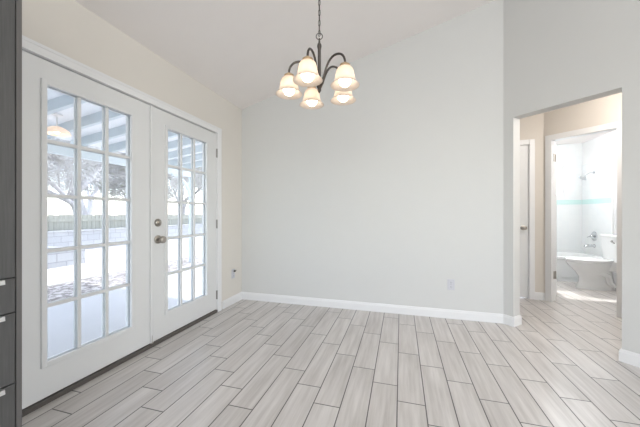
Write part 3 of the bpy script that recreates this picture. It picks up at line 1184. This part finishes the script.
# ------------------------------------------------------------------ outdoors
GZ = -.12
mb = MB()
mb.box(-60, -5.84, -40, 70, GZ - .3, GZ)
mb.box(-4.65, -2.18, 6.6, 70, GZ - .3, GZ)
mb.box(-2.18, 40, 6.62, 70, GZ - .3, GZ)
struct('ground_yard', mb, M['yard'], 'sunlit dry sandy yard beyond the patio', 'ground')
mb = MB()
mb.box(-4.65, -2.18, -6, 6.6, GZ - .2, -.10)
struct('ground_patio', mb, M['concrete'], 'smooth grey concrete patio slab outside the french doors', 'patio')
mb = MB()
mb.box(-5.75, -4.65, -40, 70, GZ - .3, GZ + .005)
tag(mb.build('gravel_strip', M['litter']), 'mottled strip of gravel and leaf litter along the patio edge', 'gravel', None, 'stuff')
mb = MB()
mb.box(-5.84, -5.75, -40, 70, GZ - .3, GZ + .03, .01)
struct('kerb_strip', mb, M['kerb'], 'thin concrete kerb between gravel strip and yard', 'kerb')

# patio cover
RX0, RX1, RY0, RY1 = -2.19, -5.45, -2.5, 6.1


def rz_(x):
    return 2.67 + .135 * (x - RX0)


pc = empty('patio_cover', (-3.8, 1.7, -.1), 'lean-to patio cover of pale blue-grey rafters under white roof boards', 'patio cover')
mb = MB()
mb.prism([(RX0, RY0, rz_(RX0) + .14), (RX1, RY0, rz_(RX1) + .14), (RX1, RY0, rz_(RX1) + .165), (RX0, RY0, rz_(RX0) + .165)], (0, RY1 - RY0, 0))
mb.build('roof_deck', M['patio_deck'], pc)
y = RY1 - .05
while y > RY0:
    mb = MB()
    mb.prism([(RX0, y - .03, rz_(RX0)), (RX1 + .05, y - .03, rz_(RX1 + .05)), (RX1 + .05, y - .03, rz_(RX1 + .05) + .138), (RX0, y - .03, rz_(RX0) + .138)], (0, .06, 0))
    mb.build('rafter', M['patio_wood'], pc)
    y -= .5075
PXX = -5.2
mb = MB()
mb.box(PXX - .05, PXX + .05, RY0, RY1 + .1, rz_(PXX) - .20, rz_(PXX) - .006)
mb.build('header_beam', M['patio_wood'], pc)
mb = MB()
mb.box(RX0 - .001, RX0 - .05, RY0, RY1, rz_(RX0) - .16, rz_(RX0) - .008)
mb.build('ledger', M['patio_wood'], pc)
for py in (6.15, 2.55, -1.0):
    mb = MB()
    mb.box(PXX - .05, PXX + .05, py - .05, py + .05, -.1149, rz_(PXX) - .20)
    po = mb.build('post', M['patio_wood'], pc)
    mb = MB()
    pts = []
    zt2 = rz_(PXX) - .20
    for i in range(9):
        a = PI / 2 * i / 8
        pts.append((PXX, py - .04 - .62 * (1 - math.cos(a)), zt2 - .66 + .66 * math.sin(a)))
    mb.tube(pts, .042, 6)
    mb.build('brace', M['patio_wood'], po)

PLX, PLY = -4.525, 2.751
PLZ = rz_(PLX) + .14
pl = empty('patio_light', (PLX, PLY, PLZ), 'lit warm dish lamp hanging on a short stem from the patio cover', 'hanging lamp')
T = Matrix.Translation((PLX, PLY, PLZ - .008))
mb = MB()
mb.lathe([(0, 0), (.06, 0), (.058, -.015), (.03, -.025), (.009, -.03), (.009, -.165), (.02, -.17), (0, -.172)], 24, T)
mb.build('stem', M['trim'], pl, smooth=40)
mb = MB()
op = [(.02, -.165), (.05, -.172), (.095, -.195), (.13, -.225), (.145, -.255), (.148, -.27)]
mb.lathe(op + [(r_ - .004, z_ - .001) for r_, z_ in reversed(op)], 32, T, close=True)
mb.build('dish_shade', M['dome'], pl, smooth=60)
mb = MB()
mb.lathe([(0, -.172), (.015, -.175), (.018, -.20), (.03, -.225), (.03, -.245), (.018, -.262), (0, -.266)], 20, T)
mb.build('bulb', M['bulb'], pl, smooth=60)

# walls and fence of the yard
mb = MB()
mb.box(-7.9, -7.65, -12, 5.26, GZ - .1, .26)
mb.box(-7.93, -7.62, -12, 5.28, .26, .31, .008)
mb.box(-10.4, -7.9, 5.02, 5.26, GZ - .1, .26)
tag(mb.build('retaining_wall', M['block']), 'low grey block retaining wall with a flat cap, nearer the patio', 'garden wall')
mb = MB()
mb.box(-10.7, -10.5, -20, 40, GZ - .1, .52)
mb.box(-10.74, -10.46, -20, 40, .52, .57, .008)
tag(mb.build('block_wall', M['block']), 'long grey concrete block wall along the back of the yard', 'garden wall')
fe = empty('board_fence', (-11.0, 8, GZ), 'weathered vertical board fence rising behind the block wall', 'fence')
mb = MB()
random.seed(4)
y = -20
while y < 40:
    w = .135
    mb.box(-11.02, -11.0, y, y + w, GZ, 1.08 + random.uniform(-.015, .015))
    y += w + .012
mb.build('boards', M['fence'], fe)
for z in (.25, .85):
    mb = MB()
    mb.box(-10.998, -10.96, -20, 40, z, z + .09)
    mb.build('rail', M['fence'], fe)


# trees
def tree(loc, seed, label, trunk_r, trunk_h, lean, spread, depth=5, twigs=500, leaf_m=None, zmin=1.2):
    rnd = random.Random(seed)
    t = empty('tree', loc, label, 'tree', 'trees beyond the yard wall')
    wood = MB()
    tips = []

    def grow(p, d, r, length, lev):
        pts, rr = [p.copy()], [r]
        q, dd = p.copy(), d.copy()
        for i in range(5):
            dd = (dd + Vector((rnd.uniform(-1, 1), rnd.uniform(-1, 1), rnd.uniform(-.5, .9))) * .20).normalized()
            q = q + dd * length / 5
            pts.append(q.copy())
            rr.append(r * (1 - .09 * (i + 1)))
        wood.tube(pts, rr, 8 if lev < 2 else 5, cap=True)
        if lev >= depth:
            tips.append((pts[-1], dd))
            return
        if lev >= 2:
            tips.append((pts[3], dd))
        k = 2 if lev > 2 and rnd.random() < .3 else 3 + (lev in (1, 2))
        for i in range(k):
            a = 2 * PI * (i + rnd.random() * .6) / k
            u = dd.orthogonal().normalized()
            w_ = dd.cross(u)
            side = u * math.cos(a) + w_ * math.sin(a)
            nd = (dd * 1.0 + side * spread * rnd.uniform(.7, 1.2)).normalized()
            at = pts[-1] if i == 0 else pts[rnd.choice((3, 4))]
            grow(at, nd, rr[-1] * (.78 if i == 0 else .62), length * rnd.uniform(.66, .86), lev + 1)
    grow(Vector(loc) - Vector((0, 0, .15)), Vector(lean).normalized(), trunk_r, trunk_h, 0)
    wood.build('trunk_and_branches', M['bark'], t, smooth=60)
    tw = MB()
    bm_ = tw.b
    for i in range(twigs):
        p, d = rnd.choice(tips)
        for q in range(3):
            e = (d + Vector((rnd.uniform(-1, 1), rnd.uniform(-1, 1), rnd.uniform(-1, .8))) * .9).normalized()
            a = p + Vector((rnd.uniform(-1, 1), rnd.uniform(-1, 1), rnd.uniform(-1, 1))) * .22
            b_ = a + e * rnd.uniform(.35, .95)
            s1 = e.orthogonal().normalized() * .011
            s2 = e.cross(s1).normalized() * .011
            v = [bm_.verts.new(a + s1), bm_.verts.new(a - s1 * .5 + s2), bm_.verts.new(a - s1 * .5 - s2), bm_.verts.new(b_)]
            for fc in ((0, 1, 3), (1, 2, 3), (2, 0, 3)):
                bm_.faces.new([v[x] for x in fc])
    tag(tw.build('twigs', M['twig'], t), None, None, None, 'stuff')
    if leaf_m:
        lf = MB()
        bm_ = lf.b
        for i in range(twigs):
            p, d = rnd.choice(tips)
            a = p + Vector((rnd.gauss(0, .3), rnd.gauss(0, .3), rnd.gauss(0, .26)))
            u = Vector((rnd.uniform(-1, 1), rnd.uniform(-1, 1), rnd.uniform(-1, 1))).normalized()
            w_ = u.orthogonal().normalized()
            s = rnd.uniform(.02, .045)
            v = [bm_.verts.new(a + u * s), bm_.verts.new(a + w_ * s * .6), bm_.verts.new(a - u * s), bm_.verts.new(a - w_ * s * .6)]
            bm_.faces.new(v)
        tag(lf.build('leaves', leaf_m, t), None, None, None, 'stuff')
    return t


tree((-12.4, 8.6, GZ), 11, 'thick leaning bare tree seen through the door nearer the cabinet', .34, 2.3, (.25, -.35, 1), .85, 5, 4500)
tree((-13.4, 11.2, GZ), 23, 'multi-stemmed tree with upright fanning branches behind the board fence', .22, 1.7, (.1, .15, 1), .62, 5, 4500, M['leaf'])
tree((-14.5, 16.2, GZ), 41, 'pale leafy tree seen through the door with the knob', .26, 2.4, (.15, -.1, 1), .75, 5, 4500, M['leaf'])
tree((-15.5, 21.5, GZ), 53, 'slender tree overhanging the far end of the fence', .22, 2.6, (.1, -.3, 1), .75, 5, 3500, M['leaf'])
tree((-20.5, 14.0, GZ), 67, 'tall tree well behind the fence', .3, 2.8, (.0, .1, 1), .7, 5, 4500, M['leaf'])
